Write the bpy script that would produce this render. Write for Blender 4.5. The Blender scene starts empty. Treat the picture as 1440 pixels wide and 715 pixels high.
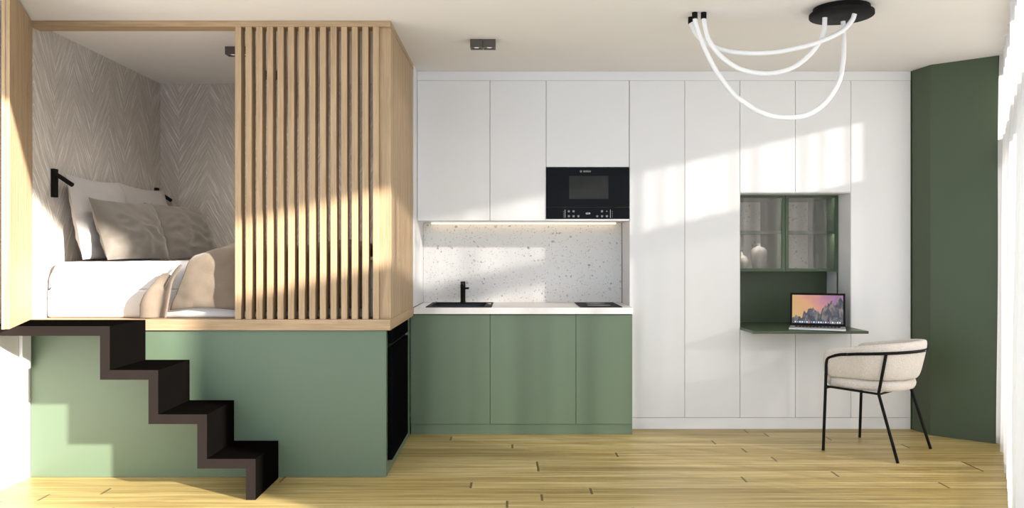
import bpy, bmesh, math, random
from mathutils import Vector, Matrix, noise
random.seed(7)
C = bpy.context.scene.collection
PI = math.pi
F = 1163.0            # focal length in pixels of the 1440 px wide frame
CAMZ = 1.272          # camera height

# ------------------------------------------------------------------ materials
def nodes_of(name):
    m = bpy.data.materials.new(name); m.use_nodes = True
    nt = m.node_tree
    b = nt.nodes['Principled BSDF']
    return m, nt, b
def N(nt, typ, **kw):
    n = nt.nodes.new(typ)
    for k, v in kw.items():
        if k == 'ins':
            for i, x in v.items():
                if hasattr(x, 'is_output'): nt.links.new(x, n.inputs[i])
                else: n.inputs[i].default_value = x
        else: setattr(n, k, v)
    return n
def M_(nt, op, a, b=0.0, c=0.0):
    return N(nt, 'ShaderNodeMath', operation=op, ins={0: a, 1: b, 2: c}).outputs[0]
def ramp(nt, fac, stops):
    r = N(nt, 'ShaderNodeValToRGB'); nt.links.new(fac, r.inputs[0])
    cr = r.color_ramp
    while len(cr.elements) < len(stops): cr.elements.new(0.5)
    for e, (p, c) in zip(cr.elements, stops):
        e.position = p; e.color = (*c, 1) if len(c) == 3 else c
    return r.outputs[0]
def bump(nt, b, h, dist=0.002, strength=0.5):
    n = N(nt, 'ShaderNodeBump', ins={'Height': h, 'Distance': dist, 'Strength': strength})
    nt.links.new(n.outputs[0], b.inputs['Normal'])
def coords(nt, world=False, scale=(1, 1, 1)):
    if world: src = N(nt, 'ShaderNodeNewGeometry').outputs['Position']
    else: src = N(nt, 'ShaderNodeTexCoord').outputs['Object']
    return N(nt, 'ShaderNodeMapping', ins={0: src, 3: scale}).outputs[0]
def paint(name, col, rough=0.5, spec=0.5, var=0.04, nscale=3.0, bmp=0.0, bscale=200.0, metal=0.0, coat=0.0):
    m, nt, b = nodes_of(name)
    co = coords(nt)
    nz = N(nt, 'ShaderNodeTexNoise', ins={'Vector': co, 'Scale': nscale, 'Detail': 3.0}).outputs[0]
    lo = tuple(max(0, c*(1-var)) for c in col); hi = tuple(min(1, c*(1+var)) for c in col)
    nt.links.new(ramp(nt, nz, [(0.3, lo), (0.7, hi)]), b.inputs['Base Color'])
    b.inputs['Roughness'].default_value = rough
    b.inputs['Specular IOR Level'].default_value = spec
    b.inputs['Metallic'].default_value = metal
    if coat: b.inputs['Coat Weight'].default_value = coat
    if bmp:
        h = N(nt, 'ShaderNodeTexNoise', ins={'Vector': co, 'Scale': bscale, 'Detail': 2.0}).outputs[0]
        bump(nt, b, h, 0.001, bmp)
    return m
def wood(name, base, dark, axis='Z', rough=0.5):
    m, nt, b = nodes_of(name)
    sc = {'X': (1.5, 30, 30), 'Y': (30, 1.5, 30), 'Z': (30, 30, 1.5)}[axis]
    co = coords(nt, world=True, scale=sc)
    n1 = N(nt, 'ShaderNodeTexNoise', ins={'Vector': co, 'Scale': 1.0, 'Detail': 4.0, 'Roughness': 0.6, 'Distortion': 0.6}).outputs[0]
    sc2 = tuple(s*5 for s in sc)
    n2 = N(nt, 'ShaderNodeTexNoise', ins={'Vector': coords(nt, True, sc2), 'Scale': 1.0, 'Detail': 2.0}).outputs[0]
    f = M_(nt, 'MULTIPLY_ADD', n2, 0.45, M_(nt, 'MULTIPLY', n1, 0.6))
    nt.links.new(ramp(nt, f, [(0.3, dark), (0.62, base)]), b.inputs['Base Color'])
    b.inputs['Roughness'].default_value = rough
    b.inputs['Specular IOR Level'].default_value = 0.3
    bump(nt, b, f, 0.0006, 0.25)
    return m

WHITE_WALL = paint('white_wall_paint', (0.82, 0.80, 0.77), 0.7, 0.3, 0.015)
CEIL = paint('ceiling_paint', (0.80, 0.77, 0.735), 0.8, 0.2, 0.01)
WHITE = paint('white_lacquer', (0.80, 0.80, 0.81), 0.38, 0.4, 0.01)
SAGE = paint('sage_green_lacquer', (0.118, 0.168, 0.108), 0.42, 0.5, 0.03, 1.5)
SAGE_BASE = SAGE
DGREEN = paint('dark_green_paint', (0.062, 0.088, 0.048), 0.42, 0.4, 0.04, 1.5)
CABG = paint('cabinet_dark_green', (0.060, 0.092, 0.052), 0.4, 0.4, 0.03, 2)
OAK = wood('oak_upright', (0.475, 0.335, 0.20), (0.315, 0.21, 0.115), 'Z')
OAKX = wood('oak_lengthways', (0.475, 0.335, 0.20), (0.315, 0.21, 0.115), 'X')
OAKY = wood('oak_crossways', (0.475, 0.335, 0.20), (0.315, 0.21, 0.115), 'Y')
STAIR_LIT = paint('stair_brown_lit_front', (0.0185, 0.0145, 0.013), 0.8, 0.0, 0.06, 5)  # front faces lighter: the strong front light is put into the colour
STAIR_SHADED = paint('stair_brown_shaded_tread', (0.0032, 0.0027, 0.0024), 0.95, 0.0, 0.08, 5)  # treads and risers near black: their weaker light is put into the colour
BLACK = paint('black_metal', (0.006, 0.006, 0.006), 0.45, 0.12, 0.1, 30)
BLACKMATTE = paint('matt_black', (0.007, 0.0065, 0.006), 0.6, 0.12, 0.1, 20)
BLACKGLASS = paint('black_glass', (0.0035, 0.004, 0.005), 0.15, 0.09, 0.1, 2)
APPL = paint('satin_black_appliance', (0.004, 0.004, 0.0045), 0.6, 0.0, 0.1, 4)
HOBGLASS = paint('hob_glass', (0.010, 0.011, 0.013), 0.5, 0.05, 0.1, 4)
BRONZE = paint('dark_bronze', (0.075, 0.062, 0.052), 0.45, 0.5, 0.05, 20)
CHROME = paint('chrome', (0.75, 0.75, 0.75), 0.15, 0.5, 0.02, 20, metal=1.0)
SILVER = paint('silver_aluminium', (0.72, 0.72, 0.74), 0.35, 0.5, 0.02, 20, metal=0.6)
GREYGLASS = paint('smoky_window_glass', (0.026, 0.026, 0.025), 0.2, 0.12, 0.1, 4)
PRINT = paint('white_print', (0.6, 0.6, 0.6), 0.5, 0.3, 0.02)
NAVY = paint('dark_blue_composite', (0.020, 0.028, 0.040), 0.5, 0.2, 0.08, 40)
PLASTIC = paint('white_plastic', (0.78, 0.78, 0.77), 0.4, 0.4, 0.01)

def fabric(name, col, rough=0.9, sc=350.0, strength=0.35, var=0.12, sheen=0.3):
    m, nt, b = nodes_of(name)
    co = coords(nt)
    n1 = N(nt, 'ShaderNodeTexNoise', ins={'Vector': co, 'Scale': sc, 'Detail': 3.0}).outputs[0]
    n2 = N(nt, 'ShaderNodeTexNoise', ins={'Vector': co, 'Scale': 9.0, 'Detail': 3.0}).outputs[0]
    f = M_(nt, 'MULTIPLY_ADD', n1, 0.5, M_(nt, 'MULTIPLY', n2, 0.5))
    lo = tuple(c*(1-var) for c in col); hi = tuple(min(1, c*(1+var)) for c in col)
    nt.links.new(ramp(nt, f, [(0.35, lo), (0.65, hi)]), b.inputs['Base Color'])
    b.inputs['Roughness'].default_value = rough
    b.inputs['Specular IOR Level'].default_value = 0.15
    b.inputs['Sheen Weight'].default_value = sheen
    bump(nt, b, n1, 0.0015, strength)
    return m
LINEN = fabric('white_bed_linen', (0.80, 0.79, 0.78), var=0.02)
GREYLINEN = fabric('pale_grey_linen', (0.42, 0.39, 0.37), var=0.04)
TAUPE = fabric('taupe_satin', (0.16, 0.138, 0.114), 0.5, var=0.05)
BLANKET = fabric('taupe_wool', (0.19, 0.15, 0.112), 0.9, 260.0, 0.6, 0.12)
DARKBLANKET = fabric('charcoal_brown_wool', (0.15, 0.125, 0.115), 0.8, 260.0, 0.5, 0.1)
# boucle upholstery
def boucle():
    m, nt, b = nodes_of('cream_boucle')
    co = coords(nt)
    v = N(nt, 'ShaderNodeTexVoronoi', ins={'Vector': co, 'Scale': 160.0}).outputs['Distance']
    n = N(nt, 'ShaderNodeTexNoise', ins={'Vector': co, 'Scale': 90.0, 'Detail': 4.0}).outputs[0]
    f = M_(nt, 'ADD', v, n)
    nt.links.new(ramp(nt, f, [(0.5, (0.79, 0.745, 0.70)), (1.2, (0.64, 0.59, 0.54))]), b.inputs['Base Color'])
    b.inputs['Roughness'].default_value = 0.95; b.inputs['Specular IOR Level'].default_value = 0.1
    b.inputs['Sheen Weight'].default_value = 0.3
    bump(nt, b, M_(nt, 'SUBTRACT', 1.0, f), 0.003, 0.5)
    return m
BOUCLE = boucle()

def wallpaper(name, axis):
    """embossed feather / chevron wallpaper"""
    m, nt, b = nodes_of(name)
    pos = N(nt, 'ShaderNodeNewGeometry').outputs['Position']
    sep = N(nt, 'ShaderNodeSeparateXYZ', ins={0: pos})
    u = sep.outputs[axis]; z = sep.outputs[2]
    nz = N(nt, 'ShaderNodeTexNoise', ins={'Vector': pos, 'Scale': 2.6, 'Detail': 2.0}).outputs[0]
    u2 = M_(nt, 'MULTIPLY_ADD', nz, 0.03, M_(nt, 'ADD', u, 0.135+10*0.444))
    P = 0.222
    zig = M_(nt, 'PINGPONG', u2, P)
    col = M_(nt, 'FLOOR', M_(nt, 'DIVIDE', u2, P))
    rnd = N(nt, 'ShaderNodeTexWhiteNoise', noise_dimensions='1D', ins={1: col}).outputs[0]
    slope = M_(nt, 'MULTIPLY_ADD', rnd, 0.6, 1.45)
    ph = M_(nt, 'ADD', z, M_(nt, 'MULTIPLY', zig, slope))
    ph = M_(nt, 'MULTIPLY_ADD', nz, 0.035, ph)
    fine = N(nt, 'ShaderNodeTexNoise', ins={'Vector': N(nt, 'ShaderNodeMapping', ins={0: pos, 3: (12, 12, 12)}).outputs[0], 'Scale': 1.0, 'Detail': 3.0}).outputs[0]
    ph = M_(nt, 'MULTIPLY_ADD', fine, 0.035, ph)
    w1 = M_(nt, 'SINE', M_(nt, 'MULTIPLY', ph, 2*PI/0.043))
    w2 = M_(nt, 'SINE', M_(nt, 'MULTIPLY', ph, 2*PI/0.0257))
    w3 = M_(nt, 'SINE', M_(nt, 'MULTIPLY', ph, 2*PI/0.071))
    w = M_(nt, 'MULTIPLY_ADD', w2, 0.17, M_(nt, 'MULTIPLY_ADD', w1, 0.2, 0.5))
    w = M_(nt, 'MULTIPLY_ADD', w3, 0.10, w)
    sv = N(nt, 'ShaderNodeCombineXYZ', ins={0: M_(nt, 'MULTIPLY', ph, 46.0), 1: M_(nt, 'MULTIPLY', zig, 9.0), 2: M_(nt, 'MULTIPLY', col, 7.3)}).outputs[0]
    st = N(nt, 'ShaderNodeTexNoise', ins={'Vector': sv, 'Scale': 1.0, 'Detail': 3.0, 'Roughness': 0.65}).outputs[0]
    w = M_(nt, 'MULTIPLY_ADD', w, 0.30, M_(nt, 'MULTIPLY_ADD', st, 1.8, -0.55))
    nt.links.new(ramp(nt, w, [(0.2, (0.48, 0.435, 0.38)), (0.55, (0.58, 0.53, 0.47)), (0.9, (0.84, 0.80, 0.74))]), b.inputs['Base Color'])
    b.inputs['Roughness'].default_value = 0.7; b.inputs['Specular IOR Level'].default_value = 0.25
    bump(nt, b, w, 0.006, 0.7)
    return m
PAPER_L = wallpaper('feather_wallpaper_side', 1)
PAPER_B = wallpaper('feather_wallpaper_rear', 0)

def terrazzo():
    m, nt, b = nodes_of('white_terrazzo')
    pos = N(nt, 'ShaderNodeNewGeometry').outputs['Position']
    base = (0.80, 0.79, 0.775)
    warp = N(nt, 'ShaderNodeTexNoise', ins={'Vector': pos, 'Scale': 30.0, 'Detail': 2.0}).outputs['Color']
    p2 = N(nt, 'ShaderNodeVectorMath', operation='MULTIPLY_ADD', ins={0: warp, 1: (0.03, 0.03, 0.03), 2: pos}).outputs[0]
    prev = None
    for sc, thr, keep, cols in ((36.0, 0.42, 0.45, [(0.0, (0.36, 0.34, 0.32)), (0.35, (0.52, 0.50, 0.48)), (0.7, (0.62, 0.55, 0.47)), (1.0, (0.28, 0.27, 0.27))]),
                                (95.0, 0.46, 0.45, [(0.0, (0.5, 0.48, 0.46)), (0.5, (0.68, 0.63, 0.57)), (1.0, (0.42, 0.41, 0.40))])):
        v = N(nt, 'ShaderNodeTexVoronoi', ins={'Vector': p2, 'Scale': sc})
        sepc = N(nt, 'ShaderNodeSeparateColor', ins={0: v.outputs['Color']})
        size = M_(nt, 'MULTIPLY', sepc.outputs[0], thr)
        inside = M_(nt, 'LESS_THAN', v.outputs['Distance'], size)
        on = M_(nt, 'GREATER_THAN', sepc.outputs[1], keep)
        mask = M_(nt, 'MULTIPLY', inside, on)
        cc = ramp(nt, sepc.outputs[2], cols)
        mx = N(nt, 'ShaderNodeMix', data_type='RGBA')
        nt.links.new(mask, mx.inputs[0]); nt.links.new(cc, mx.inputs[7])
        if prev is None: mx.inputs[6].default_value = (*base, 1)
        else: nt.links.new(prev, mx.inputs[6])
        prev = mx.outputs[2]
    nt.links.new(prev, b.inputs['Base Color'])
    b.inputs['Roughness'].default_value = 0.35
    return m
TERRAZZO = terrazzo()
WORKTOP = paint('white_stone_worktop', (0.80, 0.78, 0.77), 0.35, 0.4, 0.03, 25)

def floorboards():
    m, nt, b = nodes_of('light_oak_floorboards')
    pos = N(nt, 'ShaderNodeNewGeometry').outputs['Position']
    sep = N(nt, 'ShaderNodeSeparateXYZ', ins={0: pos}); x = sep.outputs[0]; y = sep.outputs[1]
    W, L = 0.115, 2.6
    ry = M_(nt, 'DIVIDE', M_(nt, 'ADD', y, 10.0), W)
    row = M_(nt, 'FLOOR', ry); fy = M_(nt, 'FRACT', ry)
    off = N(nt, 'ShaderNodeTexWhiteNoise', noise_dimensions='1D', ins={1: row}).outputs[0]
    rx = M_(nt, 'ADD', M_(nt, 'DIVIDE', M_(nt, 'ADD', x, 20.0), L), off)
    ix = M_(nt, 'FLOOR', rx); fx = M_(nt, 'FRACT', rx)
    cid = N(nt, 'ShaderNodeCombineXYZ', ins={0: ix, 1: row, 2: 0.0}).outputs[0]
    rnd = N(nt, 'ShaderNodeTexWhiteNoise', noise_dimensions='3D', ins={0: cid}).outputs[0]
    gv = N(nt, 'ShaderNodeCombineXYZ', ins={0: M_(nt, 'MULTIPLY', x, 1.3), 1: M_(nt, 'MULTIPLY', y, 26.0), 2: M_(nt, 'MULTIPLY', rnd, 40.0)}).outputs[0]
    g = N(nt, 'ShaderNodeTexNoise', ins={'Vector': gv, 'Scale': 1.0, 'Detail': 4.0, 'Roughness': 0.6, 'Distortion': 0.5}).outputs[0]
    gv2 = N(nt, 'ShaderNodeCombineXYZ', ins={0: M_(nt, 'MULTIPLY', x, 3.0), 1: M_(nt, 'MULTIPLY', y, 110.0), 2: rnd}).outputs[0]
    g2 = N(nt, 'ShaderNodeTexNoise', ins={'Vector': gv2, 'Scale': 1.0, 'Detail': 2.0}).outputs[0]
    f = M_(nt, 'MULTIPLY_ADD', g2, 0.35, M_(nt, 'MULTIPLY_ADD', g, 0.6, M_(nt, 'MULTIPLY', rnd, 0.16)))
    c = ramp(nt, f, [(0.36, (0.28, 0.195, 0.060)), (0.55, (0.455, 0.34, 0.125)), (0.70, (0.64, 0.51, 0.25))])
    # board joints: pale line lengthways, dark short line at the ends
    ln = M_(nt, 'LESS_THAN', fy, 0.045)
    en = M_(nt, 'LESS_THAN', fx, 0.005)
    m1 = N(nt, 'ShaderNodeMix', data_type='RGBA'); nt.links.new(M_(nt, 'MULTIPLY', ln, 0.45), m1.inputs[0]); nt.links.new(c, m1.inputs[6]); m1.inputs[7].default_value = (0.78, 0.64, 0.36, 1)
    m2 = N(nt, 'ShaderNodeMix', data_type='RGBA'); nt.links.new(M_(nt, 'MULTIPLY', en, 0.85), m2.inputs[0]); nt.links.new(m1.outputs[2], m2.inputs[6]); m2.inputs[7].default_value = (0.09, 0.055, 0.02, 1)
    nt.links.new(m2.outputs[2], b.inputs['Base Color'])
    b.inputs['Roughness'].default_value = 0.42; b.inputs['Specular IOR Level'].default_value = 0.35
    bump(nt, b, M_(nt, 'SUBTRACT', f, M_(nt, 'MULTIPLY', M_(nt, 'MAXIMUM', en, ln), 0.4)), 0.001, 0.3)
    return m
FLOOR = floorboards()

def emit(name, col, strength, diffuse=0.8):
    m, nt, b = nodes_of(name)
    co = coords(nt)
    nz = N(nt, 'ShaderNodeTexNoise', ins={'Vector': co, 'Scale': 5.0}).outputs[0]
    nt.links.new(ramp(nt, nz, [(0.3, tuple(c*0.98 for c in col)), (0.7, col)]), b.inputs['Emission Color'])
    b.inputs['Base Color'].default_value = (diffuse, diffuse, diffuse, 1)
    b.inputs['Emission Strength'].default_value = strength
    b.inputs['Roughness'].default_value = 0.4
    return m
TUBE = emit('white_light_tube', (0.93, 0.96, 1.0), 0.06)
LENS = emit('spot_lens', (1.0, 0.9, 0.72), 0.6)
LED = emit('warm_led', (1.0, 0.72, 0.40), 1.6)
CABFILL = emit('cabinet_fill_glow', (1.0, 0.95, 0.88), 70.0)  # added fill glow that brightens the cabinet inside
DISPLAY = emit('display_digits', (0.9, 0.95, 1.0), 0.45)

def sheer(name, col, transp, transl):
    m, nt, b = nodes_of(name)
    out = nt.nodes['Material Output']
    co = coords(nt)
    nz = N(nt, 'ShaderNodeTexNoise', ins={'Vector': co, 'Scale': 400.0}).outputs[0]
    c = ramp(nt, nz, [(0.3, tuple(k*0.97 for k in col)), (0.7, col)])
    d = N(nt, 'ShaderNodeBsdfDiffuse', ins={0: c}); tl = N(nt, 'ShaderNodeBsdfTranslucent', ins={0: c}); tp = N(nt, 'ShaderNodeBsdfTransparent')
    a = N(nt, 'ShaderNodeMixShader', ins={0: transl, 1: d.outputs[0], 2: tl.outputs[0]})
    g = N(nt, 'ShaderNodeNewGeometry')          # woven cloth lets less through the more slantwise it is crossed
    dt = N(nt, 'ShaderNodeVectorMath', operation='DOT_PRODUCT', ins={0: g.outputs['Normal'], 1: g.outputs['Incoming']}).outputs['Value']
    cs = M_(nt, 'MAXIMUM', M_(nt, 'ABSOLUTE', dt), 0.12)
    tr = M_(nt, 'POWER', transp, M_(nt, 'DIVIDE', 1.0, cs))
    s = N(nt, 'ShaderNodeMixShader', ins={0: tr, 1: a.outputs[0], 2: tp.outputs[0]})
    nt.links.new(s.outputs[0], out.inputs[0])
    return m
CURTAIN = sheer('sheer_white_curtain', (0.72, 0.715, 0.71), 0.24, 0.45)
SUNDIM = sheer('added_sun_dimming_film', (0.84, 0.86, 0.87), 0.13, 0.6)  # unseen film, added to hold back most of the sun
SUNDIM_PART = sheer('added_partial_sun_film', (0.86, 0.87, 0.88), 0.40, 0.6)  # unseen film, added to weaken the sun so the chair shadow fades
def glass(name, tint=(1, 1, 1), refl=0.12, alpha=0.9):
    m, nt, b = nodes_of(name)
    out = nt.nodes['Material Output']
    co = coords(nt)
    nz = N(nt, 'ShaderNodeTexNoise', ins={'Vector': co, 'Scale': 2.0}).outputs[0]
    c = ramp(nt, nz, [(0.3, tuple(k*0.985 for k in tint)), (0.7, tint)])
    tp = N(nt, 'ShaderNodeBsdfTransparent', ins={0: c}); gl = N(nt, 'ShaderNodeBsdfGlossy', ins={1: 0.03})
    fr = N(nt, 'ShaderNodeFresnel', ins={0: 1.5})
    f = M_(nt, 'MULTIPLY_ADD', fr.outputs[0], 1.0, refl)
    s = N(nt, 'ShaderNodeMixShader', ins={0: f, 1: tp.outputs[0], 2: gl.outputs[0]})
    nt.links.new(s.outputs[0], out.inputs[0])
    return m
CLEAR = glass('clear_window_glass', (1, 1, 1), 0.0)
CABGLASS = glass('cabinet_glass', (0.90, 0.89, 0.87), 0.02)

# laptop wallpaper: generic sunset over a dark rocky ridge
def screen_mat():
    m, nt, b = nodes_of('laptop_screen_picture')
    co = N(nt, 'ShaderNodeTexCoord').outputs['Object']
    sep = N(nt, 'ShaderNodeSeparateXYZ', ins={0: co}); x = sep.outputs[0]; z = sep.outputs[2]
    nz = N(nt, 'ShaderNodeTexNoise', ins={'Vector': co, 'Scale': 14.0, 'Detail': 3.0}).outputs[0]
    s = M_(nt, 'ADD', M_(nt, 'MULTIPLY_ADD', x, 1.6, 0.42), M_(nt, 'MULTIPLY_ADD', nz, 0.35, M_(nt, 'MULTIPLY', z, 0.9)))
    sky = ramp(nt, s, [(0.30, (0.55, 0.36, 0.12)), (0.50, (0.62, 0.30, 0.14)), (0.68, (0.50, 0.20, 0.22)), (0.85, (0.26, 0.12, 0.26))])
    # ridge outline
    r1 = N(nt, 'ShaderNodeTexNoise', noise_dimensions='1D', ins={'W': M_(nt, 'MULTIPLY_ADD', x, 16.0, 5.3), 'Scale': 1.0, 'Detail': 2.5}).outputs[0]
    ridge = M_(nt, 'MULTIPLY_ADD', x, 0.34, M_(nt, 'MULTIPLY_ADD', r1, 0.22, -0.105))
    rock = M_(nt, 'LESS_THAN', z, ridge)
    rn = N(nt, 'ShaderNodeTexNoise', ins={'Vector': N(nt, 'ShaderNodeMapping', ins={0: co, 3: (34, 34, 16)}).outputs[0], 'Scale': 1.0, 'Detail': 4.0, 'Distortion': 1.0}).outputs[0]
    rc = ramp(nt, rn, [(0.36, (0.012, 0.013, 0.018)), (0.52, (0.06, 0.06, 0.08)), (0.66, (0.22, 0.17, 0.14))])
    mx = N(nt, 'ShaderNodeMix', data_type='RGBA'); nt.links.new(rock, mx.inputs[0]); nt.links.new(sky, mx.inputs[6]); nt.links.new(rc, mx.inputs[7])
    b.inputs['Base Color'].default_value = (0.01, 0.01, 0.01, 1); b.inputs['Roughness'].default_value = 0.25
    nt.links.new(mx.outputs[2], b.inputs['Emission Color']); b.inputs['Emission Strength'].default_value = 0.9
    return m
SCREEN = screen_mat()
ICONS = [emit('icon_white', (0.85, 0.87, 0.9), 0.8, 0.1), emit('icon_blue', (0.1, 0.35, 0.8), 0.8, 0.1), emit('icon_red', (0.7, 0.15, 0.12), 0.8, 0.1)]

# ------------------------------------------------------------------ mesh helpers
def bx(bm, x0, x1, y0, y1, z0, z1, bev=0.0, seg=2):
    t = bmesh.new()
    bmesh.ops.create_cube(t, size=1.0)
    for v in t.verts:
        v.co = Vector(((x0+x1)/2 + v.co.x*(x1-x0), (y0+y1)/2 + v.co.y*(y1-y0), (z0+z1)/2 + v.co.z*(z1-z0)))
    if bev > 0:
        bmesh.ops.bevel(t, geom=list(t.edges), offset=bev, segments=seg, profile=0.5, affect='EDGES')
    merge(bm, t); return bm
def merge(bm, t, mi=None):
    me = bpy.data.meshes.new('tmp'); t.to_mesh(me); t.free()
    n0 = len(bm.faces)
    bm.from_mesh(me); bpy.data.meshes.remove(me)
    if mi is not None:
        bm.faces.ensure_lookup_table()
        for f in bm.faces[n0:]: f.material_index = mi
def B(*a, **k):
    bm = bmesh.new(); bx(bm, *a, **k); return bm
def ring_surface(bm, rings, closed_ring=True, cap=True):
    vs = [[bm.verts.new(p) for p in r] for r in rings]
    n = len(rings[0])
    for a, b in zip(vs[:-1], vs[1:]):
        for i in range(n if closed_ring else n-1):
            j = (i+1) % n
            bm.faces.new((a[i], a[j], b[j], b[i]))
    if cap and closed_ring:
        bm.faces.new(list(reversed(vs[0]))); bm.faces.new(vs[-1])
    return vs
def catmull(pts, n=8):
    P = [Vector(p) for p in pts]; out = []
    P2 = [2*P[0]-P[1]] + P + [2*P[-1]-P[-2]]
    for i in range(1, len(P2)-2):
        p0, p1, p2, p3 = P2[i-1:i+3]
        for k in range(n):
            t = k/n
            out.append(0.5*((2*p1) + (p2-p0)*t + (2*p0-5*p1+4*p2-p3)*t*t + (3*p1-p0-3*p2+p3)*t**3))
    out.append(P[-1]); return out
def tube(bm, pts, r, seg=12, smooth=0):
    P = catmull(pts, smooth) if smooth else [Vector(p) for p in pts]
    rings = []; up = None
    for i, p in enumerate(P):
        d = (P[min(i+1, len(P)-1)] - P[max(i-1, 0)]).normalized()
        if up is None:
            up = Vector((0, 0, 1)) if abs(d.z) < 0.9 else Vector((1, 0, 0))
        a = (up - d*up.dot(d)).normalized(); up = a
        b = d.cross(a)
        rings.append([p + a*math.cos(2*PI*k/seg)*r + b*math.sin(2*PI*k/seg)*r for k in range(seg)])
    ring_surface(bm, rings); return bm
def lathe(bm, cx, cy, prof, seg=32):
    rings = [[Vector((cx + r*math.cos(2*PI*k/seg), cy + r*math.sin(2*PI*k/seg), z)) for k in range(seg)] for r, z in prof]
    ring_surface(bm, rings); return bm
def prism(bm, pts, axis, a0, a1):
    """polygon pts in the two other axes, extruded along axis"""
    def mk(p, a):
        if axis == 'y': return Vector((p[0], a, p[1]))
        if axis == 'z': return Vector((p[0], p[1], a))
        return Vector((a, p[0], p[1]))
    v0 = [bm.verts.new(mk(p, a0)) for p in pts]; v1 = [bm.verts.new(mk(p, a1)) for p in pts]
    n = len(pts)
    bm.faces.new(v0); bm.faces.new(list(reversed(v1)))
    for i in range(n): bm.faces.new((v0[i], v1[i], v1[(i+1) % n], v0[(i+1) % n]))
    return bm
def wloc(o):
    v = Vector((0, 0, 0))
    while o: v = v + o.location; o = o.parent
    return v
def obj(name, bm, mat, parent=None, smooth=False, local=False, origin=None):
    """links bm as one mesh object; bm is in world coordinates unless local (then in the parent's space)"""
    bmesh.ops.recalc_face_normals(bm, faces=bm.faces)
    me = bpy.data.meshes.new(name)
    o = bpy.data.objects.new(name, me); C.objects.link(o)
    if parent is not None:
        o.parent = parent
        if not local: bmesh.ops.translate(bm, verts=bm.verts, vec=-wloc(parent))
    elif not local:
        if origin is None:
            xs = [v.co.x for v in bm.verts]; ys = [v.co.y for v in bm.verts]; zs = [v.co.z for v in bm.verts]
            origin = Vector(((min(xs)+max(xs))/2, (min(ys)+max(ys))/2, min(zs)))
        origin = Vector(origin)
        bmesh.ops.translate(bm, verts=bm.verts, vec=-origin); o.location = origin
    bm.to_mesh(me); bm.free()
    for mm in (mat if isinstance(mat, list) else [mat]): me.materials.append(mm)
    if smooth:
        for p in me.polygons: p.use_smooth = True
        try: me.set_sharp_from_angle(angle=math.radians(50))
        except Exception: pass
    return o
def tag(o, label, cat, group=None, kind=None):
    o['label'] = label; o['category'] = cat
    if group: o['group'] = group
    if kind: o['kind'] = kind
    return o
def thing(name, label, cat, loc, group=None, rz=0.0):
    o = bpy.data.objects.new(name, None); C.objects.link(o); o.empty_display_size = 0.1
    o.location = loc; o.rotation_euler = (0, 0, rz)
    return tag(o, label, cat, group)
def struct(name, bm, mat, label=None, cat='structure'):
    o = obj(name, bm, mat); o['kind'] = 'structure'
    o['label'] = label or name; o['category'] = cat
    return o
def text_bm(s, size, depth=0.0004):
    cu = bpy.data.curves.new('t', 'FONT'); cu.body = s; cu.size = size; cu.extrude = depth; cu.align_x = 'CENTER'; cu.align_y = 'CENTER'
    o = bpy.data.objects.new('t', cu); C.objects.link(o)
    bpy.context.view_layer.update()
    me = bpy.data.meshes.new_from_object(o.evaluated_get(bpy.context.evaluated_depsgraph_get()))
    bm = bmesh.new(); bm.from_mesh(me)
    bpy.data.objects.remove(o); bpy.data.curves.remove(cu); bpy.data.meshes.remove(me)
    return bm
def place_text(bm, x, y, z):          # text facing -y
    bmesh.ops.transform(bm, matrix=Matrix.Translation((x, y, z)) @ Matrix.Rotation(PI/2, 4, 'X'), verts=bm.verts)
    return bm

# ------------------------------------------------------------------ room dimensions
H = 2.6
XL = -2.745           # left wall
YF = 4.71             # loft front
YB = 6.45             # back wall of the sleeping loft
YC = 6.00             # front of the white cupboards
XW = 2.893            # right end of the white cupboards
YH = 2.75             # window front the camera looks in through
WO = Vector((3.25, 5.53)); WD = Vector((-0.479, -0.878)); WNIN = Vector((-0.878, 0.479))   # slanted window side
def wp(t, off=0.0): 
    p = WO + WD*t + WNIN*off
    return (p.x, p.y)

floor_pts = [(XL-0.1, 3.20), wp(3.55, 0.0), wp(3.55, -0.35), wp(-0.1, -0.35), (3.6, 6.2), (3.6, 6.95), (XL-0.1, 6.95)]
struct('floor', prism(bmesh.new(), floor_pts, 'z', -0.08, 0.0), FLOOR, 'light oak plank floor running the width of the room', 'floor')
struct('ceiling', prism(bmesh.new(), floor_pts, 'z', H, H+0.1), CEIL, 'plain warm white ceiling', 'ceiling')
struct('wall_left', B(XL-0.1, XL, 3.20, 6.95, 0, H), WHITE_WALL, 'white wall to the left of the sleeping loft', 'wall')
bk = bmesh.new(); bx(bk, XL, 0.86, YB+0.02, YB+0.1, 0, H); bx(bk, 0.80, 3.6, 6.86, 6.95, 0, H)
struct('wall_back', bk, WHITE_WALL, 'back wall behind the cupboards', 'wall')
struct('trim_1', B(XL, XL+0.006, YF+0.01, YB, 0.9, H), PAPER_L, 'beige feather-patterned wallpaper behind the bed head', 'wallpaper')
struct('trim_2', B(XL+0.006, -0.72, YB-0.006, YB+0.018, 0.9, H), PAPER_B, 'beige feather-patterned wallpaper along the far side of the bed', 'wallpaper')
wr = prism(bmesh.new(), [(2.899, 5.985), (2.935, 5.80), (3.25, 5.53), (3.6, 5.53), (3.6, 6.86), (2.899, 6.86)], 'z', 0, H)
struct('wall_right', wr, DGREEN, 'dark green angled wall at the right end of the cupboards', 'wall')
wf = prism(bmesh.new(), [(XL, 3.20), wp(3.56, -0.02), (wp(3.56, -0.02)[0], wp(3.56, -0.02)[1]+0.08), (XL, 3.28)], 'z', 2.592, H)
struct('wall_front', wf, WHITE_WALL, 'lintel over the open glazed front', 'wall')

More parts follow.
